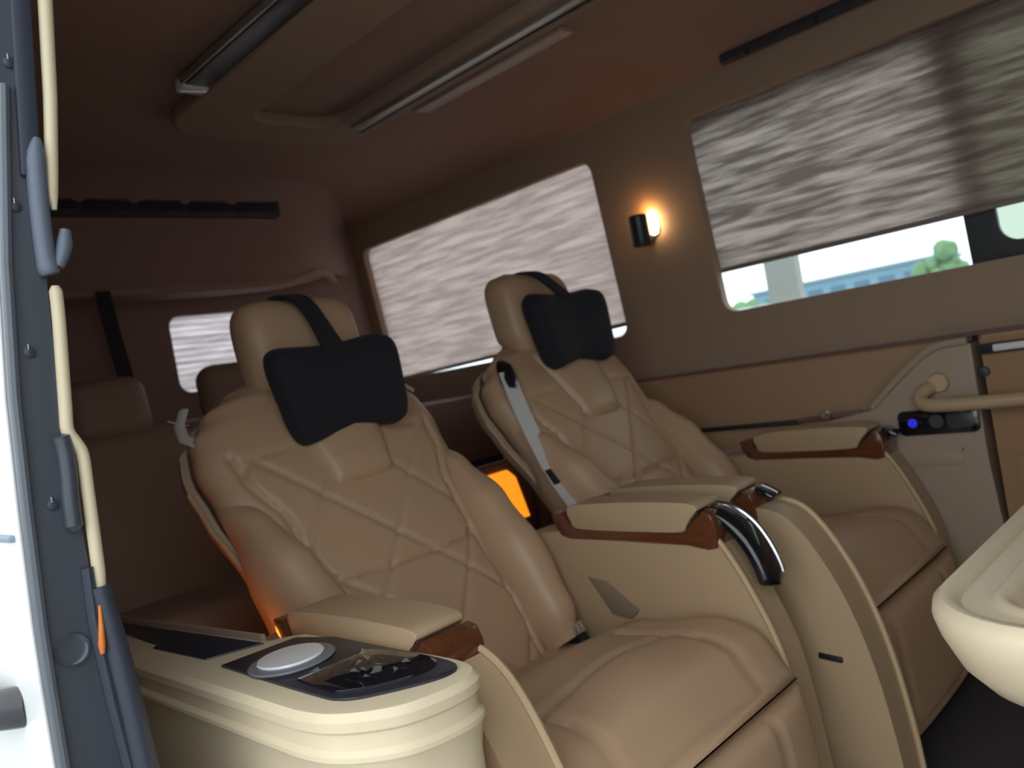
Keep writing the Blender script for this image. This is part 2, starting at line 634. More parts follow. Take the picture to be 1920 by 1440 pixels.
# ------------------------------------------------------------------ captain seats
BX = -1.15
RS = (-.537, .844)                                 # recline direction of the backrest (x, z)
RN = (.844, .537)
BB = (-1.345, .31)                                 # foot of the backrest
BL = .90

def bp(u, s, h):
    """point on the backrest: u across, s up along the back, h out of its face"""
    return (BB[0] + RS[0] * s + RN[0] * h, u, BB[1] + RS[1] * s + RN[1] * h)

BW = [(0, .235), (.2, .26), (.45, .285), (.62, .318), (.70, .328), (.76, .318), (.82, .275), (.87, .205), (.90, .15)]
NW = [(0, .19), (.3, .195), (.5, .215), (.64, .262), (.72, .275), (.9, .275)]

def back_h(u, s):
    w = interp(BW, s)
    a = min(1, abs(u) / w)
    h = .048 + .026 * (1 - a * a) + .018 * math.exp(-((s - .20) / .16) ** 2)
    h *= (1 - a ** 7) ** .5
    h *= min(1, max(0, (BL - s) / .07)) ** .5 if s > BL - .07 else 1
    wc = interp(NW, s)
    def gr(d, wid, dep):
        return dep * math.exp(-(d / wid) ** 2)
    if abs(u) < wc and s < .665:
        p = (u / .235 + s / .27) % 1 - .5
        q = (u / .235 - s / .27) % 1 - .5
        h -= gr(p * .17, .0055, .0085) + gr(q * .17, .0055, .0085)
    h -= gr(abs(u) - wc, .007, .012) if s < .70 else 0
    h -= gr(s - .335 - .02 * (u / .2) ** 2, .006, .010) if abs(u) < wc else 0
    h -= gr(s - .675, .006, .006) if .13 < abs(u) < wc else 0
    return max(h, .0)

def seat(yc, label, first):
    base = Vector((BX, yc, 0))
    t = thing('captain_seat', base, label, 'seat', 'captain seats side by side')
    lb = Vector((BX, 0, 0))                       # geometry is drawn with y = 0 at the seat's middle
    def part(name, bm, m, **k):
        return link(name, bm, m, t, base=lb, **k)
    def psub(name, bm, m, p, **k):
        return link(name, bm, m, p, base=lb, **k)
    # backrest
    bm = nb()
    rings = []
    NU, NS = 90, 110
    for i in range(NS + 1):
        s = BL * i / NS
        w = interp(BW, s)
        ring = [bp(w * math.sin(pi / 2 * (2 * k / NU - 1)) if False else w * (2 * k / NU - 1), s, back_h(w * (2 * k / NU - 1), s)) for k in range(NU + 1)]
        dt = .095 * min(1, max(.15, (BL + .02 - s) / .12)) ** .5
        ring += [bp(w * math.cos(pi * k / 12), s, -dt * math.sin(pi * k / 12) ** .5) for k in range(1, 12)]
        rings.append(ring)
    loft(bm, rings)
    back = part('backrest', bm, 'leather', angle=70)
    # neck panel
    bm = nb()
    rings = []
    for i in range(17):
        v = i / 16
        s = .545 + .285 * v
        w = .080 + .066 * v
        e = (max(0, 1 - abs(2 * v - 1) ** 5)) ** .5
        ring = []
        for k in range(17):
            u = w * (2 * k / 16 - 1)
            ring.append(bp(u, s, .058 + .034 * e * max(0, 1 - abs(u / w) ** 6) ** .5 + .010 * (1 - (u / w) ** 2)))
        ring += [bp(w * .97 * (1 - 2 * k / 6), s, .02) for k in range(7)]
        rings.append(ring)
    loft(bm, rings)
    psub('neck_panel', bm, 'leather', back, angle=60)
    # side bolsters
    for sg in (-1, 1):
        bm = nb()
        rings = []
        for i in range(33):
            v = i / 32
            s = .02 + .63 * v
            yb = interp([(0, .262), (.4, .262), (.75, .278), (1, .300)], v)
            ay = interp([(0, .040), (.12, .058), (.35, .068), (.6, .058), (.85, .036), (1, .010)], v)
            an = interp([(0, .085), (.12, .118), (.36, .138), (.58, .112), (.8, .07), (1, .012)], v)
            ring = []
            for k in range(28):
                a = 2 * pi * k / 28
                ca, sa = math.cos(a), math.sin(a)
                ca = math.copysign(abs(ca) ** .8, ca)
                sa = math.copysign(abs(sa) ** .8, sa)
                ring.append(bp(sg * (yb - .02 * max(0, -sa)) + ay * ca, s, .015 - .045 * max(0, (v - .6) / .4) ** 2 + an * sa))
            rings.append(ring)
        loft(bm, rings)
        psub('bolster', bm, 'leather', back, angle=70)
    # shell behind the backrest
    bm = nb()
    rings = []
    for i in range(31):
        s = .02 + .84 * i / 30
        w = interp(BW, s) + .012
        ring = []
        for k in range(17):
            a = pi * k / 16
            ring.append(bp(w * math.cos(a), s, -.052 - .085 * math.sin(a) ** .6))
        ring += [bp(-w * math.cos(pi * k / 16) * .95, s, -.048 - .045 * math.sin(pi * k / 16) ** .6) for k in range(17)]
        rings.append(ring)
    loft(bm, rings)
    sh = part('back_shell', bm, 'shell', angle=60)
    for sg in (-1, 1):
        bm = nb()
        tube(bm, [bp(sg * (interp(BW, s) + .013), s, -.052) for s in [.03 + .05 * k for k in range(14)]], .006, 8)
        psub('shell_edge', bm, 'leather_plain', sh)
    # headrest
    dz = 0 if first else .025
    hy = .020 if first else -.012
    bm = nb()
    rings = []
    NZ = 20
    for i in range(NZ + 1):
        v = i / NZ
        z = -.14 + .28 * v
        e = (1 - abs(2 * v - 1) ** 4.5) ** (1 / 2.6) if 0 < v < 1 else .0
        e = max(e, .12)
        ring = []
        for k in range(40):
            a = 2 * pi * k / 40
            ca, sa = math.cos(a), math.sin(a)
            rx = .080 * e * math.copysign(abs(ca) ** .7, ca)
            ry = .168 * (.42 + .58 * e) * (1 if v > .2 else .94) * math.copysign(abs(sa) ** .55, sa)
            ring.append((-1.795 + rx - .16 * z - .012 * (1 - (ry / .17) ** 2) * (1 if rx > 0 else 0), ry * .95 + hy, 1.135 + dz + z))
        rings.append(ring)
    loft(bm, rings)
    hr = part('headrest', bm, 'leather', angle=80)
    for sg in (-1, 1):
        bm = nb()
        tube(bm, [(-1.80, sg * .07, .97), (-1.80, sg * .07, 1.05 + dz)], .009)
        psub('headrest_post', bm, 'chrome', hr)
    # cushion: rear end lower than the front
    def top(x):
        return interp([(-1.46, .318), (-1.30, .352), (-1.08, .425), (-.92, .442), (-.83, .432), (-.79, .40)], x)
    bm = nb()
    rings = []
    NX = 60
    for i in range(NX + 1):
        x = -1.46 + .682 * i / NX
        zt = top(x)
        fr = max(0, 1 - ((x + .87) / .09) ** 2) ** .5 if x > -.87 else 1
        lo = .30 if x < -1.0 else .334
        zt2 = lo + (zt - lo) * max(fr, .25)
        ring = []
        NY = 44
        for k in range(NY + 1):
            u = .318 * (2 * k / NY - 1)
            a = abs(u) / .318
            h = zt2 + .018 * (1 - a ** 2) - .05 * max(0, a - .93) ** 1 / .07 * .4
            d1 = abs(abs(u) - .185 - .03 * (x + 1.1))
            h -= .011 * math.exp(-(d1 / .009) ** 2)
            d2 = x + .975 - .05 * (u / .3) ** 2
            h -= .010 * math.exp(-(d2 / .009) ** 2) * (1 if abs(u) < .185 else .2)
            h += .005 * math.sin(u * 19 + x * 12) * math.exp(-((x + .95) / .12) ** 2)
            ring.append((x, u, h))
        ring += [(x, .318, lo), (x, -.318, lo)]
        rings.append(ring)
    loft(bm, rings)
    cu = part('seat_cushion', bm, 'leather', angle=60)
    # leg rest: folded down
    bm = nb()
    rings = []
    for i in range(41):
        v = i / 40
        z = .035 + .283 * v
        e = (1 - abs(2 * v - 1) ** 8) ** .5
        x0 = -.778 + .020 * (1 - v) 
        ring = []
        for k in range(45):
            u = .318 * (2 * k / 44 - 1)
            a = abs(u) / .318
            h = .026 * e * (1 - a ** 8) ** .5 + .010 * (1 - a * a)
            U = max(abs(abs(u) - .17) if z > .10 else 9, 0)
            d = min(U, abs(math.hypot(max(0, abs(u) - .13), min(0, z - .10)) - .04) if z < .10 and abs(u) > .13 else (abs(z - .06) if abs(u) <= .13 else 9))
            h -= .008 * math.exp(-(d / .007) ** 2)
            ring.append((x0 + h, u, z))
        ring += [(x0 - .05, .318, z), (x0 - .05, -.318, z)]
        rings.append(ring)
    loft(bm, rings)
    part('leg_rest', bm, 'leather', angle=60)
    bm = nb()
    box(bm, (-1.12, 0, .165), (.62, .60, .27), .02)
    part('seat_base', bm, 'shell')
    # arms: side panel, wood tray, pad
    inner = spline([(-.955, .602), (-.93, .600), (-.905, .585), (-.875, .535), (-.847, .475), (-.822, .41), (-.803, .33), (-.79, .20), (-.778, .02)], 6)
    f0 = 0 if first else .035
    outer = spline([(-.955, .620), (-.894 + f0, .609), (-.843 + f0, .567), (-.794 + f0, .482), (-.76 + f0, .39), (-.735 + f0, .28), (-.718 + f0, .14), (-.712 + f0, .02)], 6)
    for sg in (-1, 1):
        y0, y1 = sorted((sg * .322, sg * .408))
        front = inner if sg > 0 else outer
        outline = [(-1.56, .02), (-1.56, .50), (-1.50, .565), (-1.42, .60), (-1.33, .605)] + front
        bm = nb()
        prism(bm, outline, 'xz', y0, y1, .012, 3)
        sp = part('side_panel', bm, 'leather_plain', angle=30)
        bm = nb()
        fr = [(x + .004, z + .003) for x, z in front[4:]]
        yi = y0 + .006 if sg > 0 else y1 - .006
        tube(bm, [(x, yi, z) for x, z in fr], .006, 8)
        psub('piping', bm, 'piping', sp)
        bm = nb()
        wood = [(-1.335, .648), (-1.305, .650), (-1.292, .640), (-1.280, .618), (-1.262, .606), (-.985, .602), (-.965, .610), (-.945, .634), (-.925, .652), (-.908, .648), (-.900, .630), (-.898, .600), (-.902, .576), (-.925, .572), (-.97, .586), (-1.29, .588), (-1.315, .596), (-1.333, .625)]
        prism(bm, wood, 'xz', y0 - .004, y1 + .004, .004, 2)
        part('armrest_wood', bm, 'wood', angle=30)
        bm = nb()
        pad = spline([(-1.288, .652), (-1.275, .622), (-1.255, .611), (-.995, .607), (-.972, .616), (-.948, .645), (-.935, .656), (-.96, .668), (-1.10, .672), (-1.25, .668), (-1.285, .662)], 4)
        prism(bm, pad[:-1], 'xz', y0 - .002, y1 + .002, .010, 3)
        part('armrest_pad', bm, 'cream_plastic' if False else 'leather_plain', angle=50)
        # glossy cap that runs over the front of the arm
        if first and sg > 0:
            cap = spline([(-.955, .645), (-.91, .638), (-.868, .608), (-.840, .565), (-.824, .520), (-.822, .492)], 5)
            rings = []
            for i, (x, z) in enumerate(cap):
                q = i / (len(cap) - 1)
                hw = .038 * (1 - max(0, (q - .85) / .15) ** 2 * .6) * min(1, .6 + q * 3)
                yc2 = sg * .374
                tx, tz = (cap[min(i + 1, len(cap) - 1)][0] - cap[max(i - 1, 0)][0], cap[min(i + 1, len(cap) - 1)][1] - cap[max(i - 1, 0)][1])
                L = math.hypot(tx, tz)
                nx, nz = -tz / L, tx / L
                nx, nz = (-nx, -nz) if nx < 0 else (nx, nz)
                rings.append([(x + nx * (.016 * math.sin(pi * k / 10) ** .6 - .004), yc2 + hw * math.cos(pi * k / 10), z + nz * (.016 * math.sin(pi * k / 10) ** .6 - .004)) for k in range(11)]
                             + [(x - nx * .012, yc2 - hw, z - nz * .012), (x - nx * .012, yc2 + hw, z - nz * .012)])
            bm = nb()
            loft(bm, rings)
            cp = part('control_strip', bm, 'gloss_black', angle=50)
            cp['label'] = 'glossy black control strip'
            bm = nb()
            tube(bm, [(x + .011, sg * .374 + .022, z + .006) for x, z in cap[2:-3]], .005, 8)
            psub('chrome_edge', bm, 'chrome', cp)
        elif not first:
            bm = nb()
            box(bm, (-.888, sg * .365, .643), (.045, .05, .012), .005, rot=(0, .5, 0))
            part('arm_button', bm, 'gloss_black')
    # thin darker brown patch on the inner face of the arm and release slot on its outer front
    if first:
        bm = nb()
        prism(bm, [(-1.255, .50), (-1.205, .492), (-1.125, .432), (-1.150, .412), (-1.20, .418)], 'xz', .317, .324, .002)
        part('dark_patch', bm, 'tab')
    bm = nb()
    box(bm, (-.79, -.409, .305), (.05, .006, .012), .002, rot=(0, .1, 0))
    part('release_slot', bm, 'black')
    # belt hardware
    if first:
        bm = nb()
        tube(bm, [(-1.86, -.27, 1.04), (-1.83, -.30, 1.005), (-1.78, -.315, .975), (-1.73, -.30, .955)], .012, 8, .4)
        part('belt_guide', bm, 'bright_bar')
        bm = nb()
        tube(bm, [(-1.78, .18, 1.06), (-1.76, .25, 1.035), (-1.72, .285, .99)], .011, 8, .4)
        part('belt_guide', bm, 'bright_bar')
        bm = nb()
        box(bm, (-1.30, .286, .36), (.07, .03, .05), .008, rot=(0, -.5, 0))
        b = part('belt_buckle', bm, 'black')
        bm = nb()
        box(bm, (-1.272, .272, .395), (.022, .028, .03), .006, rot=(0, -.5, 0))
        psub('buckle_tongue', bm, 'chrome', b)
    else:
        path = [(-1.695, -.292, .995), (-1.655, -.305, .90), (-1.60, -.318, .79), (-1.545, -.325, .69), (-1.475, -.33, .60), (-1.40, -.335, .545)]
        path = spline(path, 6)
        bm = nb()
        rings = []
        for i, p in enumerate(path):
            rings.append([(p[0] + dx, p[1] + dy, p[2]) for dx, dy in ((.010, -.027), (.016, .027), (.013, .027), (.007, -.027))])
        loft(bm, rings)
        b = part('seat_belt', bm, 'belt', smooth=False)
        b['label'] = 'silver grey seat belt over the shoulder'
        bm = nb()
        tube(bm, [(-1.72, -.270, 1.025), (-1.70, -.282, 1.01), (-1.675, -.295, .97), (-1.668, -.302, .945)], [.014, .024, .026, .018], 12, .5)
        psub('belt_guide', bm, 'gloss_black', b)
        bm = nb()
        box(bm, (-1.535, -.322, .69), (.05, .055, .012), .004, rot=(0, .9, 0))
        psub('belt_stop', bm, 'black', b)
    return t

seat(1.075, 'cream quilted captain seat nearest the door with glossy black strip on its inner armrest', True)
seat(1.970, 'cream quilted captain seat by the far wall with silver belt over its shoulder', False)


# ------------------------------------------------------------------ head pillows hung on the headrests
def pillow(yc, zc, tilt, label, x0, topz, sz=1.16):
    t = thing('headrest_pillow', (x0, yc, zc), label, 'pillow', 'dark pillows strapped to the headrests')
    bm = nb()
    NA, NR = 56, 10
    def P(a, r, side):
        ca, sa = math.cos(a), math.sin(a)
        y = .172 * math.copysign(abs(ca) ** .42, ca)
        z = .112 * sz * math.copysign(abs(sa) ** .42, sa)
        k = abs(y) / .172
        z *= (.80 + .22 * k ** 1.7) if z > 0 else (.74 + .31 * k ** 1.5)
        y *= 1 + .07 * (z / .11)
        y, z = y * r, z * r
        th = .040 * max(0, 1 - r ** 5) ** .5 * (.75 + .35 * abs(y) / .18)
        return (side * th - .15 * z + (-.02 * (y / .18) ** 2 * -1 if side > 0 else -.0), y, z)
    R = Matrix.Rotation(tilt, 3, 'X')
    rows = {}
    for side in (1, -1):
        c = bm.verts.new(R @ Vector(P(0, 0, side)))
        prev = None
        for j in range(1, NR + 1):
            r = (j / NR) ** .7
            if j == NR and side == -1:
                ring = rows[1]
            else:
                ring = [bm.verts.new(R @ Vector(P(2 * pi * k / NA, r, side if j < NR else 0))) for k in range(NA)]
            for k in range(NA):
                q = (k + 1) % NA
                if prev is None:
                    bm.faces.new((c, ring[k], ring[q]))
                else:
                    bm.faces.new((prev[k], ring[k], ring[q], prev[q]))
            prev = ring
        rows[side] = prev
    link('cushion', bm, 'navy', t, base=(0, 0, 0), angle=80)
    # strap over the top of the headrest
    path = spline([(.012, 0, .06), (.006, -.004, .10), (-.045, -.018, topz - zc - .035), (-.085, -.028, topz - zc - .001), (-.14, -.034, topz - zc + .006), (-.20, -.036, topz - zc - .012), (-.225, -.036, topz - zc - .06), (-.228, -.036, topz - zc - .13)], 6)
    bm = nb()
    rings = []
    for i, p in enumerate(path):
        q = i / len(path)
        hw = .024 + .03 * max(0, 1 - q * 4) ** 2
        j0, j1 = path[max(i - 1, 0)], path[min(i + 1, len(path) - 1)]
        tx, tz = j1[0] - j0[0], j1[2] - j0[2]
        L = math.hypot(tx, tz)
        nx, nz = tz / L * .004, -tx / L * .004
        rings.append([(p[0] + nx, p[1] - hw, p[2] + nz), (p[0] + nx, p[1] + hw, p[2] + nz), (p[0] - nx, p[1] + hw, p[2] - nz), (p[0] - nx, p[1] - hw, p[2] - nz)])
    loft(bm, rings)
    link('strap', bm, 'navy', t, base=(0, 0, 0))
    return t

pillow(1.095, 1.030, math.radians(2), 'large dark navy pillow strapped to the headrest of the nearer seat', -1.655, 1.266)
pillow(1.980, 1.095, math.radians(0), 'dark navy pillow strapped to the headrest of the far seat', -1.672, 1.290, 1.22)


# ------------------------------------------------------------------ console beside the near seat
t = thing('side_console', (-1.2, .56, 0), 'cream door-side console with a black tray and white disc beside the near seat', 'console')
def cons_outline(g):
    """plan of the console shrunk by g"""
    return ([(-2.05, .455 + g)] + spline([(-.93, .462 + g), (-.88, .470 + g), (-.835 - g * .5, .492 + g * .8), (-.795 - g, .530 + g * .4), (-.778 - g, .58), (-.778 - g, .622 - g * .3), (-.795 - g * .8, .650 - g * .8), (-.83 - g * .3, .662 - g), (-.88, .664 - g)], 5) + [(-1.205, .655 - g), (-1.225, .640 - g), (-1.245, .612 - g), (-1.66, .574 - g), (-2.05, .552 - g)])
bm = nb()
lv = [(.016, .02), (.012, .42), (.010, .545), (.004, .578), (0.000, .584), (.000, .590), (.006, .596), (.006, .615), (.0, .620), (-.001, .632), (.006, .641), (.014, .642)]
loft(bm, [[(x, y, z) for x, y in cons_outline(g)] for g, z in lv])
body = link('console_body', bm, 'cream_plastic', t, angle=28)
tray_out = spline([(-1.205, .506), (-.96, .502), (-.885, .508), (-.845, .545), (-.812, .598), (-.812, .630), (-.842, .644), (-.92, .648)], 5) + [(-1.12, .650), (-1.195, .625)]
bm = nb()
prism(bm, tray_out, 'xy', .640, .6455, .001)
tr = link('tray', bm, 'tray', t, angle=30)
bm = nb()
lathe(bm, (-1.092, .560, .6455), [(0, 0), (.060, 0), (.062, .002), (.060, .004), (.052, .005), (0, .005)], 'z', 40)
d = sub('disc_ring', bm, 'steel_ring', tr)
bm = nb()
lathe(bm, (-1.094, .560, .650), [(0, 0), (.047, 0), (.048, .002), (.046, .004), (0, .005)], 'z', 40)
d2 = link('charging_disc', bm, 'white_disc', t)
d2['label'] = 'shiny round white disc in the tray'
bm = nb()
prism(bm, spline([(-1.01, .520), (-.95, .516), (-.90, .522), (-.852, .58), (-.845, .62), (-.87, .640), (-.94, .640), (-1.0, .63)], 4), 'xy', .645, .6475, .0005)
rc = link('recess', bm, 'gloss_black', t, angle=30)
rc['label'] = 'glossy black recessed well'
# crinkled clear film lying in the well
bm = nb()
rr = random.Random(4)
g = []
for i in range(19):
    g.append([bm.verts.new((-1.005 + .135 * i / 18 + rr.uniform(-.003, .003), .532 + .09 * k / 12 + rr.uniform(-.003, .003), .6485 + rr.random() ** 2 * .008)) for k in range(13)])
for a, b in zip(g, g[1:]):
    for k in range(12):
        if rr.random() < .6:
            bm.faces.new((a[k], a[k + 1], b[k + 1], b[k]))
bmesh.ops.delete(bm, geom=[v for v in bm.verts if not v.link_faces], context='VERTS')
f = link('plastic_film', bm, 'clear', None, smooth=False)
tag(f, 'crinkled clear plastic film lying in the black well of the console', 'wrapper')
bm = nb()
prism(bm, [(-2.0, .535), (-1.50, .515), (-1.46, .515), (-1.455, .503), (-1.27, .512), (-1.235, .592), (-1.66, .556), (-2.0, .540)], 'xy', .640, .6445, .001)
link('rear_tray', bm, 'tray', t, angle=30)
bm = nb()
prism(bm, [(-2.0, .543), (-1.66, .561), (-1.255, .598), (-1.255, .606), (-1.66, .570), (-2.0, .552)], 'xy', .640, .652, .002)
link('tray_lip', bm, 'seat_dark', t, angle=30)

# ------------------------------------------------------------------ cream moulded table end at the right
t = thing('cup_table', (.0, 1.2, 0), 'bright cream moulded table end with stepped oval recess at the right', 'table')
def oval(x0, y0, x1, y1, r, n=10):
    return rrect(x0, y0, x1, y1, r, n)
bm = nb()
rings = []
for g, z in [(.10, .515), (.07, .520), (.045, .535), (.022, .56), (.006, .595), (0, .618), (.003, .632), (.012, .640), (.022, .640), (.030, .634), (.034, .628), (.062, .627), (.067, .630), (.072, .634), (.080, .634), (.088, .628), (.094, .612), (.11, .606)]:
    rings.append([(x, y, z) for x, y in oval(-.388 + g, .925 + g, .45 - g, 1.75 - g, [max(.02, .15 - g)] * 4)])
loft(bm, rings)
link('table_top', bm, 'cream_plastic', t, angle=40)
bm = nb()
rings = []
for g, z in [(.24, .0), (.24, .45), (.22, .49), (.15, .51)]:
    rings.append([(x, y, z) for x, y in oval(.0 + g * .5, .90 + g, .45 - g * .3, 1.70 - g, [.06] * 4)])
loft(bm, rings)
link('pedestal', bm, 'cream_plastic', t, angle=40)


# ------------------------------------------------------------------ far wall console with the control panel
t = thing('control_console', (-.9, 2.45, 0), 'cream raised console on the far wall holding the black control panel', 'console')
out = [(-1.62, .02), (-1.62, .585), (-1.20, .655)] + spline([(-.975, .690), (-.93, .715), (-.86, .775), (-.785, .832), (-.745, .848), (-.70, .851), (-.672, .851)], 4) + [(-.676, .54), (-.664, .30), (-.655, .02)]
bm = nb()
prism(bm, out, 'xz', 2.40, 2.492, .008, 3)
body = link('console_body', bm, 'console_plastic', t, angle=30)
bm = nb()
cp = spline([(-.955, .705), (-.86, .790), (-.785, .842), (-.745, .856), (-.68, .859)], 4)
tube(bm, [(x, 2.402, z) for x, z in cp], .011, 10)
sub('raised_edge', bm, 'console_plastic', body)
bm = nb()
prism(bm, rrect(-.886, .617, -.680, .686, .014), 'xz', 2.388, 2.401, .003)
pn = link('control_panel', bm, 'gloss_black', t, angle=30)
pn['label'] = 'black control panel with a blue light'
bm = nb()
lathe(bm, (-.848, 2.386, .652), [(0, -.002), (.011, -.002), (.012, .001), (0, .003)], 'y', 24)
sub('blue_light', bm, 'blue_led', pn)
for k in range(4):
    bm = nb()
    box(bm, (-.848, 2.3835, .645 + k * .0046), (.013 - .002 * (k % 2), .001, .0018))
    sub('light_bar', bm, 'black', pn)
bm = nb()
lathe(bm, (-.785, 2.386, .653), [(0, -.002), (.018, -.002), (.020, .001), (0, .003)], 'y', 24)
sub('dial', bm, 'panel_print', pn)
bm = nb()
prism(bm, rrect(-.758, .632, -.692, .672, .006), 'xz', 2.384, 2.389, .001)
sub('button_block', bm, 'panel_print', pn)
bm = nb()
prism(bm, rrect(-.98, .530, -.735, .566, .004), 'xz', 2.393, 2.402, .002)
dw = link('drawer', bm, 'console_plastic', t, angle=30)
for (x0, z0, x1, z1) in ((-.98, .566, -.731, .572), (-.735, .527, -.729, .572)):
    bm = nb()
    box(bm, ((x0 + x1) / 2, 2.3995, (z0 + z1) / 2), (x1 - x0, .004, z1 - z0))
    sub('drawer_gap', bm, 'shell', dw)
bm = nb()
prism(bm, [(-.735, .852), (-.72, .865), (-.672, .868), (-.672, .855)], 'xz', 2.42, 2.475, .003)
link('top_slot', bm, 'black', t)
# grab bar in front
bm = nb()
hp = spline([(-.775, 2.41, .745), (-.795, 2.385, .742), (-.808, 2.365, .725), (-.795, 2.345, .708), (-.74, 2.335, .702), (-.60, 2.335, .700), (-.20, 2.335, .700), (.25, 2.335, .70)], 6)
tube(bm, hp, .019, 14)
hd = link('grab_bar', bm, 'leather_plain', t, angle=60)
bm = nb()
lathe(bm, (-.765, 2.398, .757), [(0, -.012), (.024, -.012), (.028, 0), (0, .006)], 'y', 24)
sub('bar_mount', bm, 'piping', hd)
bm = nb()
tube(bm, [(.23, 2.335, .70), (.25, 2.45, .70)], .019, 12)
sub('bar_end', bm, 'console_plastic', hd)

# dark slot and chrome catch on the shelf
t = thing('shelf_strip', (-1.4, 2.43, .672), 'black strip lying on the ledge of the far wall behind the armrest', 'strip')
bm = nb()
box(bm, (-1.50, 2.43, .677), (.62, .02, .014), .003)
link('strip_body', bm, 'black', t)
t = thing('catch_plate', (-1.07, 2.42, .69), 'dark catch with a shiny silver knob beside the wall console', 'catch')
bm = nb()
box(bm, (-1.10, 2.424, .686), (.20, .012, .014), .004, rot=(0, -.06, 0))
link('plate', bm, 'dark_cab', t)
bm = nb()
lathe(bm, (-1.10, 2.414, .690), [(0, -.012), (.012, -.01), (.017, 0), (.012, .01), (0, .012)], 'y', 20)
link('knob', bm, 'chrome', t)

# brown cabinet to the right of the console
t = thing('side_cabinet', (-.2, 2.45, 0), 'brown side cabinet at the right edge with a chrome bar', 'cabinet')
bm = nb()
prism(bm, rrect(-.652, .02, .95, .868, .01), 'xz', 2.405, 2.492, .006)
cb = link('cabinet_body', bm, 'brown_panel', t, angle=30)
bm = nb()
prism(bm, rrect(-.61, .33, .9, .545, .01), 'xz', 2.398, 2.408, .003)
link('drawer_front', bm, 'brown_panel', t, angle=30)
bm = nb()
prism(bm, rrect(-.61, .05, .9, .32, .01), 'xz', 2.398, 2.408, .003)
link('drawer_front', bm, 'brown_panel', t, angle=30)
bm = nb()
prism(bm, rrect(-.655, .818, .3, .846, .008), 'xz', 2.392, 2.408, .003)
hh = link('handle_recess', bm, 'black', t, angle=30)
bm = nb()
box(bm, (-.16, 2.388, .832), (.92, .012, .019), .005)
sub('chrome_bar', bm, 'bright_bar', hh)
bm = nb()
lathe(bm, (-.653, 2.404, .772), [(0, -.008), (.013, -.007), (.015, .002), (0, .004)], 'y', 20)
link('knob', bm, 'tray', t)


# ------------------------------------------------------------------ third row, in the dark
t = thing('rear_bench', (-2.8, 1.0, 0), 'dark brown third-row seat with headrest behind the near captain seat', 'seat')
def slab(name, c, s, r, rot, m):
    bm = nb()
    box(bm, c, s, r, 5, rot)
    return link(name, bm, m, t, angle=50)
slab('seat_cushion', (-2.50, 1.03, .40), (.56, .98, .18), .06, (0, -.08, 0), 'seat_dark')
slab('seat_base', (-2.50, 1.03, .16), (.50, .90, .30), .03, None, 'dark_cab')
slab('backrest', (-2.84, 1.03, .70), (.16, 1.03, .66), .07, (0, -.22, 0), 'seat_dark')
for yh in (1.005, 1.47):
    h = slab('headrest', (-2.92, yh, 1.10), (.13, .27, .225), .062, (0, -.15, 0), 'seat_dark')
    for q in (-.06, .06):
        bm = nb()
        tube(bm, [(-2.90, yh + q, .98), (-2.90, yh + q, 1.04)], .008)
        sub('headrest_post', bm, 'chrome', h)
bm = nb()
tube(bm, [(-2.875, 1.18, 1.03), (-2.85, 1.21, 1.01), (-2.80, 1.22, 1.0)], .010, 8, .4)
link('belt_guide', bm, 'chrome', t)
bm = nb()
pts = [(-3.07, 1.118, 1.535), (-3.05, 1.118, 1.40), (-2.99, 1.115, 1.20)]
loft(bm, [[(p[0] + a, p[1] + b, p[2]) for a, b in ((.003, -.026), (.003, .026), (-.003, .026), (-.003, -.026))] for p in pts])
bt = link('seat_belt', bm, 'belt_black', t)
bt['label'] = 'black belt hanging from the bulkhead'

t = thing('rear_cabinet', (-2.75, 2.15, 0), 'dark brown cabinet under the lowered blind seen between the two seats', 'cabinet')
bm = nb()
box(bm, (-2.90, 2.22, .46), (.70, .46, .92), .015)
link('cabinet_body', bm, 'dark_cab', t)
bm = nb()
box(bm, (-2.545, 2.22, .78), (.014, .43, .20), .006)
link('drawer_front', bm, 'dark_cab', t)
bm = nb()
box(bm, (-2.545, 2.22, .63), (.014, .43, .05), .004)
link('drawer_gap', bm, 'black', t)
bm = nb()
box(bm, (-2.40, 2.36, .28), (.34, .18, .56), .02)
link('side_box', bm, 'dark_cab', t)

t = thing('amber_lamp', (-2.22, 2.28, .5), 'glowing amber lamp low on the rear cabinet between the seats', 'lamp')
bm = nb()
prism(bm, [(2.015, .50), (2.085, .44), (2.19, .44), (2.150, .60), (2.115, .632), (1.99, .632)], 'yz', -2.225, -2.205, .004)
link('shade', bm, 'amber', t)
bm = nb()
box(bm, (-2.235, 2.12, .53), (.02, .26, .28), .008)
link('lamp_housing', bm, 'dark_cab', t)
bm = nb()
box(bm, (-2.235, 2.14, .20), (.05, .12, .40), .008)
link('lamp_foot', bm, 'dark_cab', t)

t = thing('amber_lamp', (-1.72, .58, .5), 'small amber lamp between the side console and the near seat, glowing orange', 'lamp')
bm = nb()
box(bm, (-1.72, .578, .52), (.12, .018, .05), .006)
link('lamp_housing', bm, 'dark_cab', t)
bm = nb()
box(bm, (-1.72, .591, .52), (.10, .008, .035), .003)
link('shade', bm, 'amber', t)
ld = bpy.data.lights.new('amber_glow', 'POINT')
ld.energy = .16
ld.color = (1.0, .25, .03)
ld.shadow_soft_size = .03
lo = bpy.data.objects.new('amber_glow', ld)
lo.location = (.02, .045, .03)
lo.parent = t
COL.objects.link(lo)


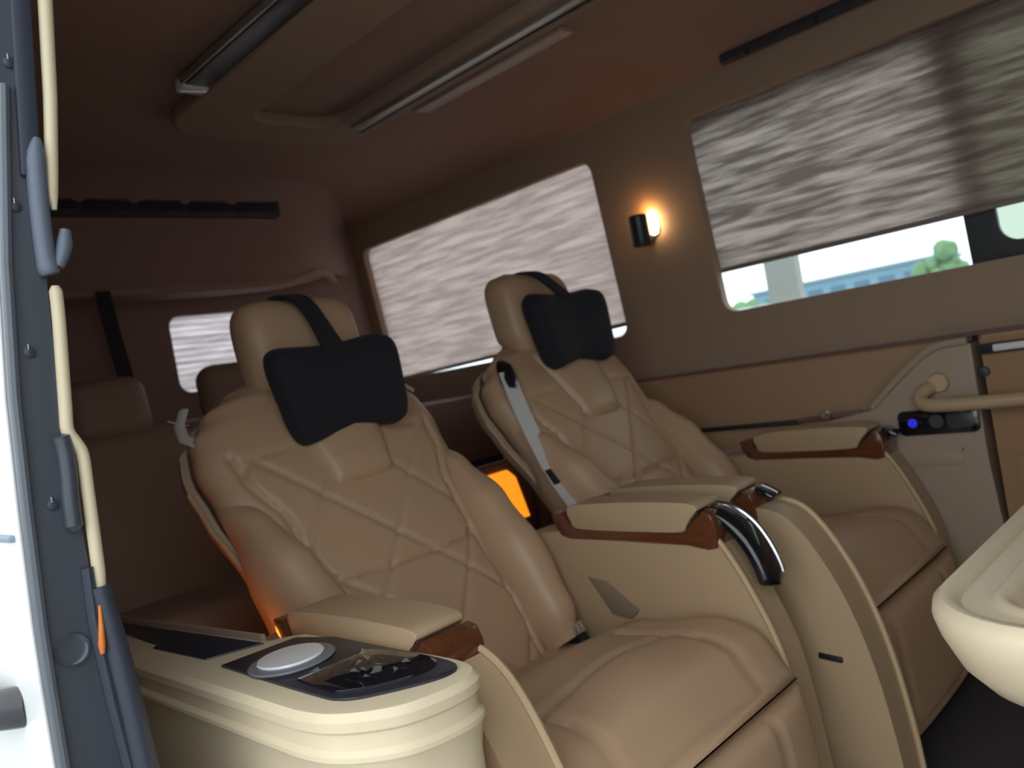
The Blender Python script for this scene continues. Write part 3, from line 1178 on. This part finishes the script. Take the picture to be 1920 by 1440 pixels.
# ------------------------------------------------------------------ door opening: jamb, seals, white sliding door
JT = [(.2, .236), (.45, .238), (.65, .2425), (.756, .2448), (.827, .2476), (.963, .2557), (1.098, .2654), (1.242, .283), (1.417, .3106), (1.9, .376)]
def JL(z):
    if z <= JT[0][0]:
        return JT[0][1]
    for (a, b), (c, d) in zip(JT, JT[1:]):
        if z <= c:
            return b + (d - b) * (z - a) / (c - a)
    return JT[-1][1]
def jl(z):
    return JL(z)
XJ = -1.05
left = [(jl(z), z) for z in (-.2, .3, .45, .65, .74, .81, .94, 1.07, 1.22, 1.4, 1.6, 1.9)]
right = [(.40, 1.9), (.372, 1.60), (.362, 1.54), (.333, 1.289), (.322, 1.19), (.305, 1.02), (.314, 1.0), (.306, .83), (.318, .80), (.326, .604), (.328, .3), (.328, -.2)]
bm = nb()
prism(bm, left + right, 'yz', XJ - .14, XJ, .004)
jamb = struct(link('door_1', bm, 'jamb', angle=30))
def jpart(name, bm, m, **k):
    return link(name, bm, m, jamb, **k)
bm = nb()
tube(bm, [(XJ + .002, jl(z) + .004, z) for z in (.2, .5, .65, .74, .81, .94, 1.07, 1.22, 1.43)], .006, 8)
jpart('edge_bead', bm, 'jamb_edge')
bm = nb()
tube(bm, [(XJ + .002, y, z) for y, z in ((.380, 1.62), (.379, 1.54), (.364, 1.42), (.350, 1.33), (.345, 1.30), (.345, 1.283))], [.0085, .0085, .008, .0075, .007, .003], 12)
jpart('trim_edge', bm, 'cream_trim')
bm = nb()
tube(bm, spline([(XJ + .002, y, z) for y, z in ((.330, 1.192), (.327, 1.15), (.3165, 1.05), (.314, 1.022), (.320, 1.006), (.325, .99), (.3235, .95), (.3175, .83))], 4), [.0045] + [.0075] * 27 + [.006], 12)
jpart('trim_edge', bm, 'cream_trim')
bm = nb()
tube(bm, [(XJ + .004, y, z) for y, z in ((.316, .835), (.321, .76), (.325, .68), (.328, .604), (.331, .45), (.332, .2))], [.012, .014, .015, .016, .016, .016], 12)
jpart('rubber_seal', bm, 'rubber')
bm = nb()
tube(bm, [(XJ + .004, y, z) for y, z in ((.306, .86), (.303, .80), (.306, .70), (.312, .60), (.315, .4))], .007, 10)
jpart('rubber_seal', bm, 'rubber')
bm = nb()
box(bm, (XJ + .003, .352, 1.55), (.010, .022, .46), .003, rot=(-.115, 0, 0))
jpart('rubber_seal', bm, 'rubber')
bm = nb()
tube(bm, spline([(XJ + .006, y, z) for y, z in ((.339, 1.368), (.3335, 1.34), (.3275, 1.28), (.3245, 1.225), (.3265, 1.205))], 4), [.004, .006, .008, .010, .011, .011, .011, .011, .011, .011, .011, .011, .011, .012, .012, .012, .010], 12)
lt = jpart('guide', bm, 'latch')
bm = nb()
tube(bm, [(XJ + .010, y, z) for y, z in ((.350, 1.257), (.3465, 1.24), (.341, 1.225), (.335, 1.213))], [.006, .009, .008, .006], 12)
sub('guide_lobe', bm, 'latch', lt)
bm = nb()
tube(bm, spline([(XJ + .005, y, z) for y, z in ((.304, 1.018), (.306, 1.0), (.305, .97), (.302, .94), (.3005, .905))], 4), [.004] + [.010] * 15 + [.005], 12)
jpart('guide', bm, 'jamb')
for (y, z) in ((.3265, 1.458), (.3045, 1.287), (.2905, 1.117), (.2845, .940)):
    bm = nb()
    lathe(bm, (XJ, y, z), [(0, -.001), (.0068, -.001), (.0065, .002), (.004, .0035), (0, .0035)], 'x', 16)
    b = jpart('bolt', bm, 'rubber')
    bm = nb()
    box(bm, (XJ + .0035, y - .001, z + .006), (.002, .0016, .007), .0006)
    sub('bolt_glint', bm, 'satin', b)
bm = nb()
lathe(bm, (XJ, .276, .773), [(.0165, -.002), (.0195, .001), (.0185, .0035), (.0150, .001), (.012, .0005), (0, .0005)], 'x', 28)
h = jpart('drain_plug', bm, 'jamb')
bm = nb()
tube(bm, [(XJ + .003, .276 + .0155 * math.cos(a), .773 + .0155 * math.sin(a)) for a in [math.radians(-100 + 10 * k) for k in range(13)]], [.0006 + .0026 * math.sin(pi * k / 12) for k in range(13)], 8)
sub('plug_rim', bm, 'jamb_edge', h)
bm = nb()
tube(bm, [(XJ + .013, y, z) for y, z in ((.3095, .815), (.3068, .79), (.3040, .770), (.3030, .760))], [.0015, .003, .004, .0025], 10)  # amber glow mirrored in the seal, modelled as an orange bead
o = jpart('painted_reflection', bm, mat('orange_reflection', (.75, .20, .03), .3))
o['label'] = 'small orange reflection of the amber glow, painted on the seal'

# the white sliding door, slid back along the body
bm = nb()
pts = [(jl(z) - .002, z) for z in (-.05, .3, .45, .65, .74, .81, .94, 1.07, 1.22, 1.4, 1.6, 1.85)]
prism(bm, pts + [(y + .03, z) for y, z in pts[::-1]], 'yz', -2.35, XJ - .02, .004)
dr = struct(link('door_2', bm, 'white_paint', angle=50))
bm = nb()
hp = spline([(-1.165, .252, .70), (-1.20, .222, .70), (-1.27, .212, .692), (-1.40, .212, .678), (-1.44, .235, .675)], 6)
tube(bm, hp, .019, 14, 1.35)
link('door_handle', bm, 'handle_grey', dr, angle=60)
bm = nb()
box(bm, (-1.35, jl(.918) - .004, .909), (.52, .010, .008), .002)
link('body_line', bm, 'line_blue', dr)
bm = nb()
prism(bm, [(.268, -.3), (.31, -.3), (.31, 1.0), (.352, 1.5), (.395, 1.98), (.375, 1.98), (.338, 1.5), (.297, 1.0), (.268, .6)], 'yz', XR - .05, XJ - .17)
struct(link('trim_10', bm, 'white_paint'))


# ------------------------------------------------------------------ outside
GZ = -.45
bm = nb()
box(bm, (0, 60, GZ - .05), (400, 260, .1))
struct(link('ground', bm, 'asphalt'))

def white_van(x, y, L, H, label):
    t = thing('parked_van', (x, y, GZ), label, 'van', 'white vans parked outside')
    out = spline([(0, .35), (0, .8), (.06, .95), (.55, 1.02), (1.15, H - .08), (1.35, H), (L - .1, H), (L, H - .15), (L, .35)], 4)
    bm = nb()
    prism(bm, [(x + a, GZ + b) for a, b in out], 'xz', y, y + 1.8, .05)
    link('body', bm, 'white_paint', t, angle=40)
    for k in range(3):
        bm = nb()
        prism(bm, rrect(x + 1.25 + k * (L - 1.5) / 3, GZ + 1.08, x + 1.15 + (k + 1) * (L - 1.5) / 3, GZ + H - .18, .05), 'xz', y - .01, y + .005)
        link('window', bm, 'car_glass', t)
    for cx in (.75, L - .8):
        bm = nb()
        cyl(bm, (x + cx, y + .1, GZ + .33), .33, .22, 'y', 24, bev=.03)
        link('wheel', bm, 'tyre', t)
    return t

white_van(-11.4, 13.0, 4.4, 1.77, 'left white van parked outside, under the sky left of the pale post')
white_van(-4.35, 12.6, 4.6, 1.88, 'right white van parked outside, below the tree at the end of the clear strip')
white_van(-13.9, 31.0, 2.9, 2.10, 'small far white van parked before the blue-grey building')

t = thing('distant_building', (-38, 95, GZ), 'long low blue-grey building far away through the clear window strip', 'building')
bm = nb()
box(bm, (-39.5, 100, GZ + 2.6), (21, 10, 5.2))
link('wall', bm, 'building', t, smooth=False)
bm = nb()
box(bm, (-39.5, 100, GZ + 5.3), (21.6, 10.6, .35), .05)
link('roof', bm, 'building_roof', t, smooth=False)
for k in range(7):
    bm = nb()
    box(bm, (-47.6 + k * 2.75, 94.97, GZ + 3.6), (1.7, .12, 1.3), .02)
    f = link('window', bm, 'building_win', t, smooth=False)

def tree(x, y, h, label):
    t = thing('distant_tree', (x, y, GZ), label, 'tree', 'trees outside')
    bm = nb()
    tube(bm, [(x, y, GZ), (x + .1, y, GZ + h * .6)], [.25, .12], 8)
    link('trunk', bm, 'bark', t)
    bm = nb()
    rr = random.Random(int(x * 10))
    for k in range(14):
        a = rr.uniform(0, 2 * pi)
        d = rr.uniform(0, h * .32)
        c = Vector((x + d * math.cos(a), y + d * math.sin(a), GZ + h * rr.uniform(.5, .86)))
        g = bmesh.ops.create_icosphere(bm, subdivisions=2, radius=h * rr.uniform(.10, .17))
        for v in g['verts']:
            v.co = c + v.co * rr.uniform(.82, 1.15)
    link('crown', bm, 'leaf', t)

tree(-17.4, 58.0, 4.7, 'green tree outside, right of the far building in the clear strip')
tree(-23.7, 45.0, 3.0, 'small dark tree outside, left of the pale post')

bm = nb()
prism(bm, rrect(-2.70, GZ, -2.475, 2.9, .02), 'xz', 5.35, 5.43, .01)
o = link('post', bm, 'post')
tag(o, 'pale grey post outside, standing in the left part of the clear strip', 'post')
